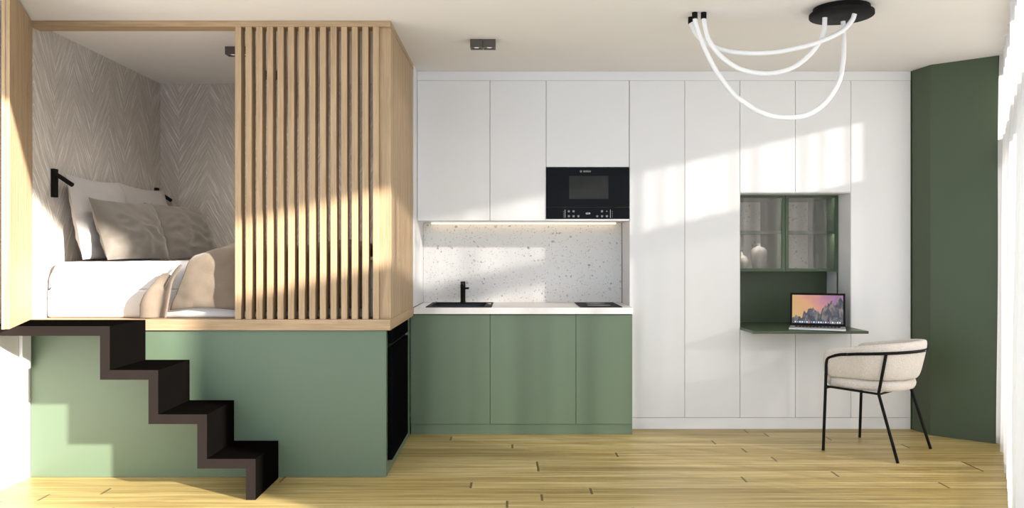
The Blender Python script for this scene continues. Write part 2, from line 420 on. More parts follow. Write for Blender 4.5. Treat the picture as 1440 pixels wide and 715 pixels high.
# slanted window: lintel, jamb, posts, transom, panes
def slab_t(bm, t0, t1, o0, o1, z0, z1):
    prism(bm, [wp(t0, o0), wp(t1, o0), wp(t1, o1), wp(t0, o1)], 'z', z0, z1); return bm
TE = 3.55
ZH = 2.53
wl = bmesh.new(); slab_t(wl, -0.1, TE, -0.30, -0.14, ZH, H); slab_t(wl, -0.3, -0.03, -0.26, -0.14, 0, ZH)
struct('wall_window', wl, WHITE_WALL, 'lintel and jamb round the slanted window', 'wall')
w1 = bmesh.new()
slab_t(w1, -0.03, TE, -0.22, -0.15, 1.90, 2.07); slab_t(w1, -0.03, TE, -0.22, -0.15, 0.0, 0.10)
for t in (-0.03, 0.92, 1.90, 2.70, 3.51): slab_t(w1, t, t+0.04, -0.22, -0.15, 0.1, ZH)
win = struct('window_1', w1, PLASTIC, 'white framed window behind the sheer curtain', 'window')
for t, t2 in ((0.01, 0.92), (0.96, 1.90), (1.94, 2.70), (2.74, 3.51)):
    obj('pane', slab_t(bmesh.new(), t, t2, -0.19, -0.186, 0.1, 1.90), (SUNDIM_PART if t < 0.5 else CLEAR if t < 1.5 else SUNDIM), win)  # lower panes differ only to shape the sunlight indoors
    obj('top_pane', slab_t(bmesh.new(), t, t2, -0.19, -0.186, 2.07, ZH), CLEAR, win)

# curtain
cb = bmesh.new(); nt_, nz_ = 720, 14; rows = []
for j in range(nz_+1):
    z = 0.012 + (H-0.022)*j/nz_
    row = []
    for i in range(nt_+1):
        t = -0.03 + 2.90*i/nt_
        a = 0.022*math.sin(2*PI*t/0.135 + 1.1*math.sin(t*5.1)) + 0.034*math.sin(2*PI*t/0.29+0.7) + 0.012*noise.noise((t*3, z*0.7, 0))
        a *= 0.75 + 0.35*(1 - j/nz_)
        row.append(Vector((*wp(t, -0.05 + a), z)))
    rows.append(row)
ring_surface(cb, rows, closed_ring=False, cap=False)
tag(obj('sheer_curtain', cb, CURTAIN, smooth=True), 'sheer white floor-length curtain hanging in folds at the right edge', 'curtain')

# ------------------------------------------------------------------ sleeping loft
# green base
XB = -0.717
lb = thing('loft_base', 'sage green boxed base under the sleeping loft, behind the dark stairs', 'cabinet', (-1.73, 5.3, 0))
obj('front_panel', B(XL+0.003, XB, YF, YF+0.03, 0.001, 0.836, bev=0.001), SAGE, lb)
sp = bmesh.new(); bx(sp, XB-0.025, XB-0.0005, YF+0.031, 4.765, 0.001, 0.836); bx(sp, XB-0.025, XB-0.0005, 5.495, 5.80, 0.001, 0.836); bx(sp, XB-0.025, XB-0.0005, 4.765, 5.495, 0.001, 0.075)
obj('side_panel', sp, SAGE, lb)
obj('deck', B(XL+0.008, XB-0.02, YF+0.035, YB-0.01, 0.84, 0.896), OAKX, lb)
# oak screen
sc_ = thing('slatted_screen', 'light oak slatted screen enclosing the sleeping loft, above the green base', 'screen', (-1.73, YF, 0.837))
obj('bottom_rail', B(XL+0.003, -0.690, 4.69, 4.735, 0.838, 0.900, bev=0.002), OAKX, sc_)
obj('side_rail', B(-0.715, -0.690, 4.7355, 5.79, 0.838, 0.900, bev=0.002), OAKY, sc_)
obj('top_beam', B(XL+0.003, -0.690, 4.70, 4.80, 2.566, 2.599, bev=0.002), OAKX, sc_)
obj('side_beam', B(-0.76, -0.690, 4.801, 5.79, 2.566, 2.599, bev=0.002), OAKY, sc_)
for i in range(14):
    x = -1.575 + 0.0603*i
    obj('slat', B(x, x+0.034, 4.702, 4.772, 0.9003, 2.5657, bev=0.0015), OAK, sc_)
obj('corner_post', B(-0.757, -0.693, 4.728, 4.79, 0.9003, 2.5657, bev=0.0015), OAK, sc_)
rb = bmesh.new()
yy = 4.792
while yy < 5.78:
    y2 = min(yy+0.052, 5.79)
    bx(rb, -0.713, -0.693, yy, y2-0.009, 0.9003, 2.5657, bev=0.001, seg=1); yy = y2
bx(rb, -0.740, -0.714, 4.792, 5.79, 0.9003, 2.5657)
obj('side_panel', rb, OAK, sc_)
# open ribbed door on the left
hinge = Vector((-2.715, 4.683)); free = Vector((-2.452, 4.035))
du = (free-hinge).normalized(); dn = Vector((-du.y, du.x))   # dn: towards the room (right)
if dn.x < 0: dn = -dn
dl = (free-hinge).length
db = bmesh.new()
def dpoly(a0, a1, n0, n1): return [tuple(hinge+du*a0+dn*n0), tuple(hinge+du*a1+dn*n0), tuple(hinge+du*a1+dn*n1), tuple(hinge+du*a0+dn*n1)]
prism(db, dpoly(0.0, dl, -0.034, -0.019), 'z', 0.905, 2.585)
dr = thing('ribbed_door', 'narrow ribbed oak door standing open at the left end of the loft', 'door', (hinge.x, hinge.y, 0.905))
obj('door_leaf', db, OAK, dr)
rbm = bmesh.new(); nr = 19
for i in range(nr):
    a0 = dl*i/nr + 0.004; a1 = dl*(i+1)/nr - 0.006
    prism(rbm, dpoly(a0, a1, -0.0188, 0.0), 'z', 0.905, 2.585)
obj('rib_facing', rbm, OAK, dr)

# built-in black appliance in the side of the base
ap = thing('built_in_appliance', 'black built-in appliance in the right side of the green loft base', 'appliance', (XB, 5.13, 0.08))
obj('housing', B(-1.25, XB-0.026, 4.785, 5.475, 0.09, 0.82), BLACK, ap)
obj('door', B(XB-0.024, XB+0.027, 4.772, 5.488, 0.082, 0.735, bev=0.004), APPL, ap)
obj('control_panel', B(XB-0.024, XB+0.027, 4.772, 5.488, 0.755, 0.834, bev=0.004), APPL, ap)
obj('grip_strip', B(XB-0.024, XB+0.010, 4.775, 5.485, 0.735, 0.755), BLACKMATTE, ap)

# folded-plate stairs
S0 = 4.27
th = 0.050
xs = [-2.077, -1.827, -1.575, -1.324]; zs = [0.899, 0.672, 0.443, 0.213]
outer = [(XL+0.003, zs[0])]
for i in range(4):
    outer.append((xs[i], zs[i]))
    outer.append((xs[i], zs[i+1] if i < 3 else 0.001))
inner = [(xs[3]-th, 0.001)]
for i in range(3, -1, -1):
    inner.append((xs[i]-th, zs[i]-th))
    if i > 0: inner.append((xs[i-1]-th, zs[i]-th))
inner.append((XL+0.003, zs[0]-th))
# build the band as quads, step by step
stb = bmesh.new()
bx(stb, XL+0.003, xs[0], S0, YF-0.022, zs[0]-th, zs[0])
for i in range(4):
    zlow = zs[i+1] if i < 3 else 0.001
    if i < 3:
        bx(stb, xs[i]-th, xs[i], S0, YF-0.022, zs[i+1]-th, zs[i]-th)
        bx(stb, xs[i], xs[i+1], S0, YF-0.022, zs[i+1]-th, zs[i+1])
    else:
        bx(stb, xs[i]-th, xs[i], S0, YF-0.022, 0.001, zs[i]-th)
bmesh.ops.remove_doubles(stb, verts=stb.verts, dist=0.0001)
stb.free()
stb = prism(bmesh.new(), outer+inner, 'y', S0, YF-0.0225)
stb.normal_update()
bmesh.ops.recalc_face_normals(stb, faces=stb.faces)
for f in stb.faces: f.material_index = 0 if abs(f.normal.y) > 0.7 else 1  # front faces take the lit tone, all others the shaded one
tag(obj('staircase', stb, [STAIR_LIT, STAIR_SHADED]), 'dark brown zigzag folded stairs leading up to the sleeping loft', 'stairs')
tag(obj('wall_bracket', B(XL+0.002, XL+0.022, 4.60, 4.684, 0.625, 0.847, bev=0.002), WHITE), 'small white bracket on left wall under the stair landing', 'bracket')

# ------------------------------------------------------------------ bed
bed = thing('bed', 'white bed with thick mattress on the loft deck', 'bed', (-1.73, 5.65, 0.896))
def softbox(x0, x1, y0, y1, z0, z1, bev, seg=4, wob=0.0, nsub=0, seed=0):
    bm = bmesh.new(); bx(bm, x0, x1, y0, y1, z0, z1, bev=bev, seg=seg)
    return bm
obj('bed_base', B(-2.735, -0.775, 4.855, 6.43, 0.897, 1.066, bev=0.02, seg=3), LINEN, bed, smooth=True)
# mattress with a soft, slightly creased cover
mb = bmesh.new(); nu, nv = 90, 60
def matt(u, v):
    """u along x 0..1 ; v wraps back-top -> front -> bottom"""
    x = -2.722 + u*(1.945)
    L1 = 1.45; R = 0.07; L3 = 0.07
    tot = L1 + R*PI/2 + L3
    s = v*tot
    if s < L1: y = 6.40 - s*(6.40-4.935)/L1; z = 1.226; 
    elif s < L1+R*PI/2:
        a = (s-L1)/R; y = 4.935 - R*math.sin(a); z = 1.226 - R*(1-math.cos(a))
    else:
        q = s-L1-R*PI/2; y = 4.865; z = 1.226 - R - q*(0.089/L3)
    e = min(u, 1-u)*1.945
    if e < 0.05: z -= 0.05*(1-math.sqrt(max(0, 1-(1-e/0.05)**2)))*(1 if z > 1.1 else 0)
    w = 0.007*noise.noise((x*7+y*3, y*5-x*2, z*6)) + 0.006*noise.noise((x*2.2, y*2, 3))
    if s < L1: z += w*1.1
    else: y -= abs(w)*1.2
    return Vector((x, y, z))
rows = [[matt(i/nu, j/nv) for i in range(nu+1)] for j in range(nv+1)]
vs = ring_surface(mb, rows, closed_ring=False, cap=False)
# close the underside and the ends
bot = [mb.verts.new((v.co.x, 6.40, 1.067)) for v in vs[0]]
for i in range(nu):
    mb.faces.new((vs[0][i+1], vs[0][i], bot[i], bot[i+1])); mb.faces.new((vs[-1][i], vs[-1][i+1], bot[i+1], bot[i]))
for k, rev in ((0, False), (nu, True)):
    loop = [vs[j][k] for j in range(nv+1)] + [bot[k]]
    if rev: loop.reverse()
    mb.faces.new(loop)
obj('mattress', mb, LINEN, bed, smooth=True)

# throw blanket
def hash_n(*a): return noise.noise(a)
def blanket_pt(u, v, lower=0.0):
    # v: 0 back .. 1 hem at the front ; u: 0 left .. 1 right
    L1, R = 1.42, 0.10
    hem = 0.945 + 0.012*math.sin(u*9) 
    L3 = 1.30 - R - hem
    tot = L1 + R*PI/2 + L3; s = v*tot
    puff = 0.055 + 0.035*math.sin(min(1, u*2.2)*PI/2)
    if s < L1:
        k = s/L1; y = 6.36 - k*(6.36-4.91); z = 1.236 + puff*min(1, 6*k+0.2)*min(1, 0.55+4*u)
        zt = z
    else:
        zt = 1.236 + puff*min(1, 0.55+4*u)
        if s < L1+R*PI/2:
            a = (s-L1)/R; y = 4.91 - (R*0.95)*math.sin(a); z = zt - R*(1-math.cos(a))
        else:
            q = (s-L1-R*PI/2)/L3; y = 4.815 - 0.010*math.sin(q*PI) + 0.012*q; z = (zt-R)*(1-q) + hem*q
    # ragged left edge
    if s < L1: xl = -2.06 + 0.19*(s/L1) + 0.035*math.sin(s*9)
    else: xl = -1.87 - 0.125*((s-L1)/(tot-L1))**1.3
    x = xl + u*(-0.845 - xl)
    # folds
    f = 0.030*noise.noise((x*5.0 + z*6.0, y*3.0, z*4.0)) + 0.011*noise.noise((x*11 - z*9, y*8, z*9+4))
    if s < L1: z += f + 0.012*math.sin((x*1.3+y)*9)
    else:
        y -= 0.6*abs(f) + 0.026*max(0, math.sin((x + (1.3-z)*0.9)*13 + 2*noise.noise((x*3, z*3, 7)))) * min(1, 3*u+0.15)
    return Vector((x, y, z))
bb = bmesh.new(); nu, nv = 110, 120
rows = [[blanket_pt(i/nu, j/nv) for i in range(nu+1)] for j in range(nv+1)]
ring_surface(bb, rows, closed_ring=False, cap=False)
bl = thing('throw_blanket', 'taupe wool blanket draped over the bed and down its front', 'blanket', (-1.4, 5.6, 1.24))
bo = obj('drape', bb, BLANKET, bl, smooth=True)
md = bo.modifiers.new('thick', 'SOLIDIFY'); md.thickness = 0.012; md.offset = -1
# hanging folded corner
fb = bmesh.new(); rows = []
for j in range(41):
    k = j/40
    xl = -2.075 - 0.065*min(1, k*1.6)**0.8
    xr = -1.925 - 0.065*k**0.7
    zc = 1.165*(1-k) + 0.904*k
    row = []
    for i in range(25):
        u = i/24
        x = xl + u*(xr-xl)
        y = 4.832 - 0.055*min(1, k*3.0) - 0.016*math.sin(u*PI*2.2+0.4)*min(1, k*3) - 0.006*noise.noise((x*14, zc*9, 1))
        z = zc + (1-k)*(0.075*(u-0.45) - 0.04*(1-abs(math.sin(u*PI*1.5+0.2))))
        row.append(Vector((x, y, z)))
    rows.append(row)
ring_surface(fb, rows, closed_ring=False, cap=False)
fo = obj('folded_corner', fb, BLANKET, bl, smooth=True)
md = fo.modifiers.new('thick', 'SOLIDIFY'); md.thickness = 0.010; md.offset = 1

# pillows
def pillow(name, label, mat, base, wdir, lean, w, h, t, seed, group, pinch=0.035, wrk=1.0):
    """base: mid of the bottom edge; wdir: horizontal width direction; lean: offset of the top (tilt) along the normal"""
    wd = Vector(wdir).normalized(); nrm = wd.cross(Vector((0, 0, 1))).normalized()
    if nrm.x < 0: nrm = -nrm                     # front faces +x (away from the wall)
    up = (Vector((0, 0, 1))*math.cos(lean) - nrm*math.sin(lean)).normalized()
    nn = wd.cross(up).normalized()
    if nn.x < 0: nn = -nn
    bm = bmesh.new(); n = 36; grid = {}
    for side in (1, -1):
        for i in range(n+1):
            for j in range(n+1):
                u = -1+2*i/n; v = -1+2*j/n
                edge = i in (0, n) or j in (0, n)
                if edge and side == -1: grid[(side, i, j)] = grid[(1, i, j)]; continue
                px = u*w/2*(1-pinch*(1-v*v)*u*u); pz = v*h/2*(1-pinch*(1-u*u)*v*v)
                th_ = t/2*((1-abs(u)**2.6)*(1-abs(v)**2.6))**0.55
                wr_ = wrk*(0.014*(0.5-abs(noise.noise((u*2.2-v*1.3+seed, v*3.1+u, seed*2.3))))*(1.2-0.5*v)) + 0.012*noise.noise((u*3+seed, v*3, seed*1.7)) + 0.010*noise.noise((u*2+v*5+seed, v*2-u*4, seed))*abs(u)**0.5
                d = th_*(1 + 0.0) + (wr_ if not edge else 0)*min(1, th_/(t*0.42))
                sag = -0.012*(1-u*u)*(1 if v > 0 else 0)*v
                p = Vector(base) + wd*px + up*(pz + h/2 + sag) + nn*d*side
                grid[(side, i, j)] = bm.verts.new(p)
    for side in (1, -1):
        for i in range(n):
            for j in range(n):
                q = [grid[(side, i, j)], grid[(side, i+1, j)], grid[(side, i+1, j+1)], grid[(side, i, j+1)]]
                if side == -1: q.reverse()
                bm.faces.new(q)
    return tag(obj(name, bm, mat, smooth=True), label, 'pillow', group)
pillow('pillow', 'large pale grey pillow leaning on wall beneath the nearer reading lamp', GREYLINEN, (-2.560, 5.28, 1.238), (0.03, 1, 0), 0.20, 0.66, 0.53, 0.13, 1.3, None)
pillow('pillow', 'large pale grey pillow leaning on wall beside the farther reading lamp', GREYLINEN, (-2.560, 5.965, 1.238), (0.03, 1, 0), 0.20, 0.66, 0.53, 0.13, 4.1, None)
pillow('pillow', 'taupe pillow with sunlit face, in front of the nearer grey pillow', TAUPE, (-2.345, 5.22, 1.236), (0.22, 1, 0), 0.34, 0.60, 0.40, 0.15, 7.7, None, wrk=1.7)
pillow('pillow', 'taupe pillow wholly in shade, next to the blanket by the rear wall', TAUPE, (-2.225, 5.82, 1.236), (0.22, 1, 0), 0.46, 0.62, 0.43, 0.16, 11.2, None, wrk=1.7)

# reading lamps
def reading_lamp(y, label):
    r = thing('reading_lamp', label, 'lamp', (XL+0.006, y, 1.69), 'black reading lamps on the loft wall')
    obj('wall_plate', B(XL+0.006, XL+0.03, y-0.021, y+0.021, 1.61, 1.78, bev=0.002), BLACKMATTE, r)
    obj('joint', tube(bmesh.new(), [(XL+0.03, y, 1.735), (XL+0.046, y, 1.735)], 0.010), BLACKMATTE, r, smooth=True)
    obj('lamp_arm', tube(bmesh.new(), [(XL+0.030, y-0.002, 1.745), (XL+0.062, y-0.006, 1.727), (XL+0.135, y-0.02, 1.682)], 0.0135), BLACKMATTE, r, smooth=True)
reading_lamp(4.93, 'black wall reading lamp nearest the loft opening, above grey pillow')
reading_lamp(6.35, 'black wall reading lamp in the far corner, partly behind pillow')

# ceiling spots
def spot(x, y, label, watts):
    r = thing('ceiling_spotlight', label, 'spotlight', (x, y, 2.55), 'double box spotlights on the ceiling')
    for k in (-1, 1):
        cx = x + k*0.0398
        hb = bmesh.new(); a = 0.0385
        bx(hb, cx-a, cx+a, y-a, y+a, 2.566, 2.599)
        seg = 24
        # skirt with a round recess below
        ro = []
        for i in range(seg):
            an = 2*PI*i/seg; c_, s_ = math.cos(an), math.sin(an); m_ = max(abs(c_), abs(s_))
            ro.append((cx + a*c_/m_, y + a*s_/m_))
        rings = [[Vector((p[0], p[1], 2.566)) for p in ro], [Vector((p[0], p[1], 2.550)) for p in ro],
                 [Vector((cx+0.030*math.cos(2*PI*i/seg), y+0.030*math.sin(2*PI*i/seg), 2.550)) for i in range(seg)],
                 [Vector((cx+0.027*math.cos(2*PI*i/seg), y+0.027*math.sin(2*PI*i/seg), 2.564)) for i in range(seg)]]
        ring_surface(hb, rings, cap=False)
        h_ = obj('housing', hb, BRONZE, r)
        lt = bpy.data.lights.new('spot_lamp', 'SPOT'); lt.energy = watts; lt.spot_size = math.radians(150); lt.spot_blend = 1.0; lt.shadow_soft_size = 0.025; lt.color = (1.0, 0.93, 0.84)
        lo = bpy.data.objects.new('spot_lamp', lt); C.objects.link(lo); lo.location = (cx, y, 2.549)
        obj('lens', lathe(bmesh.new(), cx, y, [(0.026, 2.5645), (0.020, 2.558), (0.004, 2.556)], 20), LENS, h_, smooth=True)
spot(-0.180, 5.14, 'bronze double spotlight on ceiling in front of the kitchen wall cupboards', 4.0)
spot(-1.755, 5.32, 'bronze double spotlight on the loft ceiling, half hidden by first slat', 19.0)
spot(-1.735, 6.02, 'bronze double spotlight on the loft ceiling, seen only through slats', 4.0)

# ------------------------------------------------------------------ kitchen
YK = 5.82
def carcass(x0, x1, y0, y1, z0, z1, t=0.016, top=True):
    bm = bmesh.new()
    bx(bm, x0, x0+t, y0, y1, z0, z1); bx(bm, x1-t, x1, y0, y1, z0, z1); bx(bm, x0+t, x1-t, y0, y1, z0, z0+t); bx(bm, x0+t, x1-t, y1-t, y1, z0+t, z1)
    if top: bx(bm, x0+t, x1-t, y0, y1-t, z1-t, z1)
    return bm
kx = [-0.7165, -0.155, 0.450, 0.848]
klab = ['sage green base cupboard below the sink', 'sage green base cupboard in the middle of the kitchen run', 'sage green base cupboard below the hob, next to white wardrobe']
for i in range(3):
    r = thing('base_cupboard', klab[i], 'cupboard', ((kx[i]+kx[i+1])/2, 6.1, 0.0735), 'sage green kitchen base cupboards')
    obj('carcass', carcass(kx[i]+0.001, kx[i+1]-0.001, YK+0.02, 6.40, 0.076, 0.850, top=False), SAGE, r)
    obj('door', B(kx[i]+0.0015, kx[i+1]-0.0015, YK, YK+0.019, 0.0745, 0.847, bev=0.001, seg=1), SAGE, r)
tag(obj('kickboard', B(-0.712, 0.848, YK+0.012, YK+0.03, 0.001, 0.0725), SAGE), 'sage green kickboard along floor under the base cupboards', 'kickboard')
wt = bmesh.new(); WZ0, WZ1 = 0.8515, 0.8955
sx0, sx1, sy0, sy1 = -0.596, -0.154, 5.845, 6.31
bx(wt, -0.688, sx0, 5.79, 6.405, WZ0, WZ1); bx(wt, sx1, 0.8485, 5.79, 6.405, WZ0, WZ1)
bx(wt, sx0, sx1, 5.79, sy0, WZ0, WZ1); bx(wt, sx0, sx1, sy1, 6.405, WZ0, WZ1)
bmesh.ops.remove_doubles(wt, verts=wt.verts, dist=1e-5)
tag(obj('worktop', wt, WORKTOP), 'white stone worktop on the green kitchen cupboards', 'worktop')
sk = thing('sink', 'black rectangular inset sink in the left of worktop', 'sink', (-0.375, 6.08, 0.72))
rim = bmesh.new(); z0, z1 = WZ1+0.0003, WZ1+0.006
ox0, ox1, oy0, oy1 = -0.607, -0.143, 5.81, 6.365
ix0, ix1, iy0, iy1 = -0.575, -0.195, 5.86, 6.27
bx(rim, ox0, ix0, oy0, oy1, z0, z1); bx(rim, ix1, ox1, oy0, oy1, z0, z1); bx(rim, ix0, ix1, oy0, iy0, z0, z1); bx(rim, ix0, ix1, iy1, oy1, z0, z1)
obj('rim', rim, BLACKMATTE, sk)
bas = bmesh.new(); t = 0.004
bx(bas, ix0-t, ix0, iy0-t, iy1+t, 0.72, z1-0.001); bx(bas, ix1, ix1+t, iy0-t, iy1+t, 0.72, z1-0.001); bx(bas, ix0, ix1, iy0-t, iy0, 0.72, z1-0.001); bx(bas, ix0, ix1, iy1, iy1+t, 0.72, z1-0.001); bx(bas, ix0, ix1, iy0, iy1, 0.72, 0.724)
obj('basin', bas, NAVY, sk)
obj('drain', lathe(bmesh.new(), -0.385, 6.06, [(0.04, 0.7242), (0.04, 0.727), (0.03, 0.728), (0.01, 0.7275)], 24), CHROME, sk, smooth=True)
obj('overflow_knob', lathe(bmesh.new(), -0.168, 6.10, [(0.014, z1+0.0001), (0.014, z1+0.004), (0.010, z1+0.006)], 20), CHROME, sk, smooth=True)
fx, fy = -0.375, 6.325
fa = thing('faucet', 'slim black mixer tap standing behind the sink', 'tap', (fx, fy, z1))
obj('tap_body', lathe(bmesh.new(), fx, fy, [(0.022, z1+0.0002), (0.022, z1+0.004), (0.019, z1+0.006), (0.019, z1+0.158), (0.017, z1+0.160)], 28), BLACKMATTE, fa, smooth=True)
obj('lever', tube(bmesh.new(), [(fx+0.018, fy, z1+0.108), (fx+0.038, fy-0.004, z1+0.109), (fx+0.044, fy-0.006, z1+0.109)], 0.0075), BLACKMATTE, fa, smooth=True)
obj('spout', tube(bmesh.new(), [(fx, fy-0.017, z1+0.140), (fx, fy-0.10, z1+0.142), (fx, fy-0.125, z1+0.135), (fx, fy-0.132, z1+0.120)], 0.012), BLACKMATTE, fa, smooth=True)
hb_ = thing('hob', 'black glass hob set flush in the right of worktop', 'hob', (0.63, 6.08, WZ1))
obj('glass_plate', B(0.480, 0.776, 5.815, 6.355, WZ1+0.0003, WZ1+0.006, bev=0.0015), HOBGLASS, hb_)
for yy, rr in ((5.97, 0.085), (6.21, 0.07)):
    obj('cooking_zone', lathe(bmesh.new(), 0.628, yy, [(rr, WZ1+0.0061), (rr, WZ1+0.0064), (rr-0.003, WZ1+0.0065)], 36), GREYGLASS, hb_, smooth=True)
tag(obj('backsplash', B(-0.687, 0.848, 6.407, 6.469, 0.8965, 1.513), TERRAZZO), 'white terrazzo backsplash with grey and beige chips above worktop', 'backsplash')
tag(obj('end_panel', B(-0.714, -0.6885, 5.793, 6.44, 0.901, 2.598), WHITE), 'white upright panel between the oak loft side and the kitchen', 'panel')
# wall cupboards
UZ = 1.514
ux = [-0.687, -0.160, 0.2475, 0.8505]
ulab = ['white handleless wall cupboard at the left, beside the oak loft', 'white handleless wall cupboard left of the microwave', 'white handleless wall cupboard above the microwave']
for i in range(3):
    zb = UZ if i < 2 else 1.903
    r = thing('wall_cupboard', ulab[i], 'cupboard', ((ux[i]+ux[i+1])/2, 6.2, zb), 'white kitchen wall cupboards')
    obj('carcass', carcass(ux[i]+0.001, ux[i+1]-0.001, YC+0.021, 6.44, zb, 2.530), WHITE, r)
    obj('door', B(ux[i]+0.0015, ux[i+1]-0.0015, YC, YC+0.019, zb+0.001, 2.531, bev=0.001, seg=1), WHITE, r)
tag(obj('underside_panel', B(0.2480, 0.8500, YC, 6.40, UZ, 1.526), WHITE), 'white shelf board carrying the microwave', 'shelf')
struct('trim_3', B(-0.687, 2.893, YC+0.002, YC+0.03, 2.5325, 2.599), WHITE, 'white filler strip between cupboards and ceiling', 'trim')
ls = tag(obj('led_strip', B(-0.62, 0.80, 6.36, 6.385, 1.503, 1.5140), LED), 'warm light strip under the wall cupboards at the backsplash top', 'light')
# microwave
mw = thing('microwave', 'black built-in microwave with glass door below a white wall cupboard', 'microwave', (0.549, 6.2, 1.527))
MX0, MX1 = 0.2490, 0.8495; my = 5.992
obj('housing', B(MX0+0.004, MX1-0.004, 6.012, 6.38, 1.529, 1.896), BLACK, mw)
obj('door', B(MX0, MX1, my, 6.010, 1.6135, 1.899, bev=0.002), BLACKGLASS, mw)
dcol = obj('control_panel', B(MX0, MX1, my, 6.010, 1.5275, 1.6105, bev=0.002), BLACKGLASS, mw)
obj('trim_line', B(MX0+0.002, MX1-0.002, my+0.001, 6.008, 1.6112, 1.6124), BRONZE, mw)
def pz(py, D=my): return CAMZ - (py-357.5)*D/F
def px_(p, D=my): return (p-720)*D/F
obj('viewing_window', B(px_(800.3), px_(855.5), my-0.0012, my-0.0002, pz(280), pz(247.5), bev=0.0004, seg=1), GREYGLASS, mw)
lg = place_text(text_bm('BOSCH', 0.0165), px_(825.6), my-0.0008, pz(241.3))
lg_o = obj('brand_lettering', lg, PRINT, mw)
rg = bmesh.new()
for r0, r1 in ((0.0075, 0.0062),):
    rings = []
    for k in range(25):
        a = 2*PI*k/24; rings.append([Vector((px_(817)+rr*math.cos(a), yv, pz(241.3)+rr*math.sin(a))) for rr, yv in ((r0, my-0.0012), (r1, my-0.0012), (r1, my-0.0002), (r0, my-0.0002))])
    ring_surface(rg, rings, cap=False)
bx(rg, px_(817)-0.0035, px_(817)-0.0025, my-0.0012, my-0.0002, pz(241.3)-0.004, pz(241.3)+0.004); bx(rg, px_(817)+0.0025, px_(817)+0.0035, my-0.0012, my-0.0002, pz(241.3)-0.004, pz(241.3)+0.004); bx(rg, px_(817)-0.0025, px_(817)+0.0025, my-0.0012, my-0.0002, pz(241.3)-0.0006, pz(241.3)+0.0006)
obj('round_emblem', rg, PRINT, mw)
obj('clock_display', place_text(text_bm('12:35', 0.0155), px_(826.7), my-0.0008, pz(300.5)), DISPLAY, mw)
for (p, q) in ((799.9, 297.4), (806.5, 297.4), (800, 304.3), (806.6, 304.3), (813.3, 304.3), (846.5, 297.4), (839.9, 304.3), (846.6, 304.3), (853.4, 304.3), (853.4, 297.4)):
    s = 0.0062 if not (p > 850 and q < 300) else 0.003
    bb_ = bmesh.new()
    x, z = px_(p), pz(q)
    # an outlined square key with a bar inside
    for (a0, a1, c0, c1) in ((-s, s, s-0.0014, s), (-s, s, -s, -s+0.0014), (-s, -s+0.0014, -s, s), (s-0.0014, s, -s, s), (-s*0.55, s*0.55, -0.001, 0.001)):
        bx(bb_, x+a0, x+a1, my-0.001, my-0.0002, z+c0, z+c1)
    obj('key_symbol', bb_, PRINT, mw)
for p, ticks in ((794.6, 792.5), (858.3, 861.2)):
    g = bmesh.new(); bx(g, px_(p)-0.0011, px_(p)+0.0011, my-0.001, my-0.0002, pz(306.5), pz(295))
    for k in range(4): 
        zz = pz(297.5+2.6*k); bx(g, px_(ticks)-0.0022, px_(ticks)+0.0022, my-0.001, my-0.0002, zz-0.001, zz+0.001)
    obj('scale_marks', g, PRINT, mw)

# ------------------------------------------------------------------ white wardrobes with desk niche
wx = [0.8520, 1.2535, 1.6535, 2.056, 2.4575, 2.893]
NZ0, NZ1 = 0.722, 1.7185
def wardrobe(x0, x1, z0, z1, label, depth=6.44):
    r = thing('wardrobe', label, 'wardrobe', ((x0+x1)/2, 6.2, z0), 'white fitted wardrobe units')
    obj('carcass', carcass(x0+0.001, x1-0.001, YC+0.021, depth, z0, z1-0.001), WHITE, r)
    obj('door', B(x0+0.0015, x1-0.0012, YC, YC+0.019, z0+0.001, z1, bev=0.001, seg=1), WHITE, r)
PZ = 0.084
wardrobe(wx[0], wx[1], PZ, 2.531, 'tall white wardrobe unit next to the kitchen')
wardrobe(wx[1], wx[2], PZ, 2.531, 'tall white wardrobe unit just left of the desk niche')
wardrobe(wx[2], wx[3], NZ1+0.001, 2.531, 'white overhead wardrobe unit above left half of the desk niche')
wardrobe(wx[3], wx[4], NZ1+0.001, 2.531, 'white overhead wardrobe unit above right half of the desk niche')
wardrobe(wx[2], wx[3], PZ, NZ0-0.002, 'low white wardrobe unit under left half of the desk')
wardrobe(wx[3], wx[4], PZ, NZ0-0.002, 'low white wardrobe unit under right half of the desk')
wardrobe(wx[4], wx[5], PZ, 2.531, 'tall white wardrobe unit behind the chair, beside green wall')
tag(obj('wardrobe_plinth', B(0.8520, 2.893, YC+0.004, YC+0.022, 0.001, PZ-0.0015), WHITE), 'white plinth along the floor under the wardrobes', 'plinth')
nl = thing('niche_lining', 'white lining boards of the desk niche', 'niche', (2.056, 6.2, NZ0))
NX0, NX1 = 1.6555, 2.4555
obj('left_board', B(1.6540, NX0, YC+0.002, 6.845, NZ0, NZ1), WHITE, nl)
obj('right_board', B(NX1, 2.4570, YC+0.002, 6.845, NZ0, NZ1), WHITE, nl)
obj('top_board', B(NX0, NX1, YC+0.002, 6.845, NZ1-0.003, NZ1), WHITE, nl)
YG = 6.447
obj('back_board', B(NX0, NX1-0.002, YG, YG+0.02, NZ0+0.02, 1.139), DGREEN, nl)
obj('edge_strip', B(NX1-0.008, NX1-0.001, 6.225, 6.235, 0.745, 1.139), DGREEN, nl)
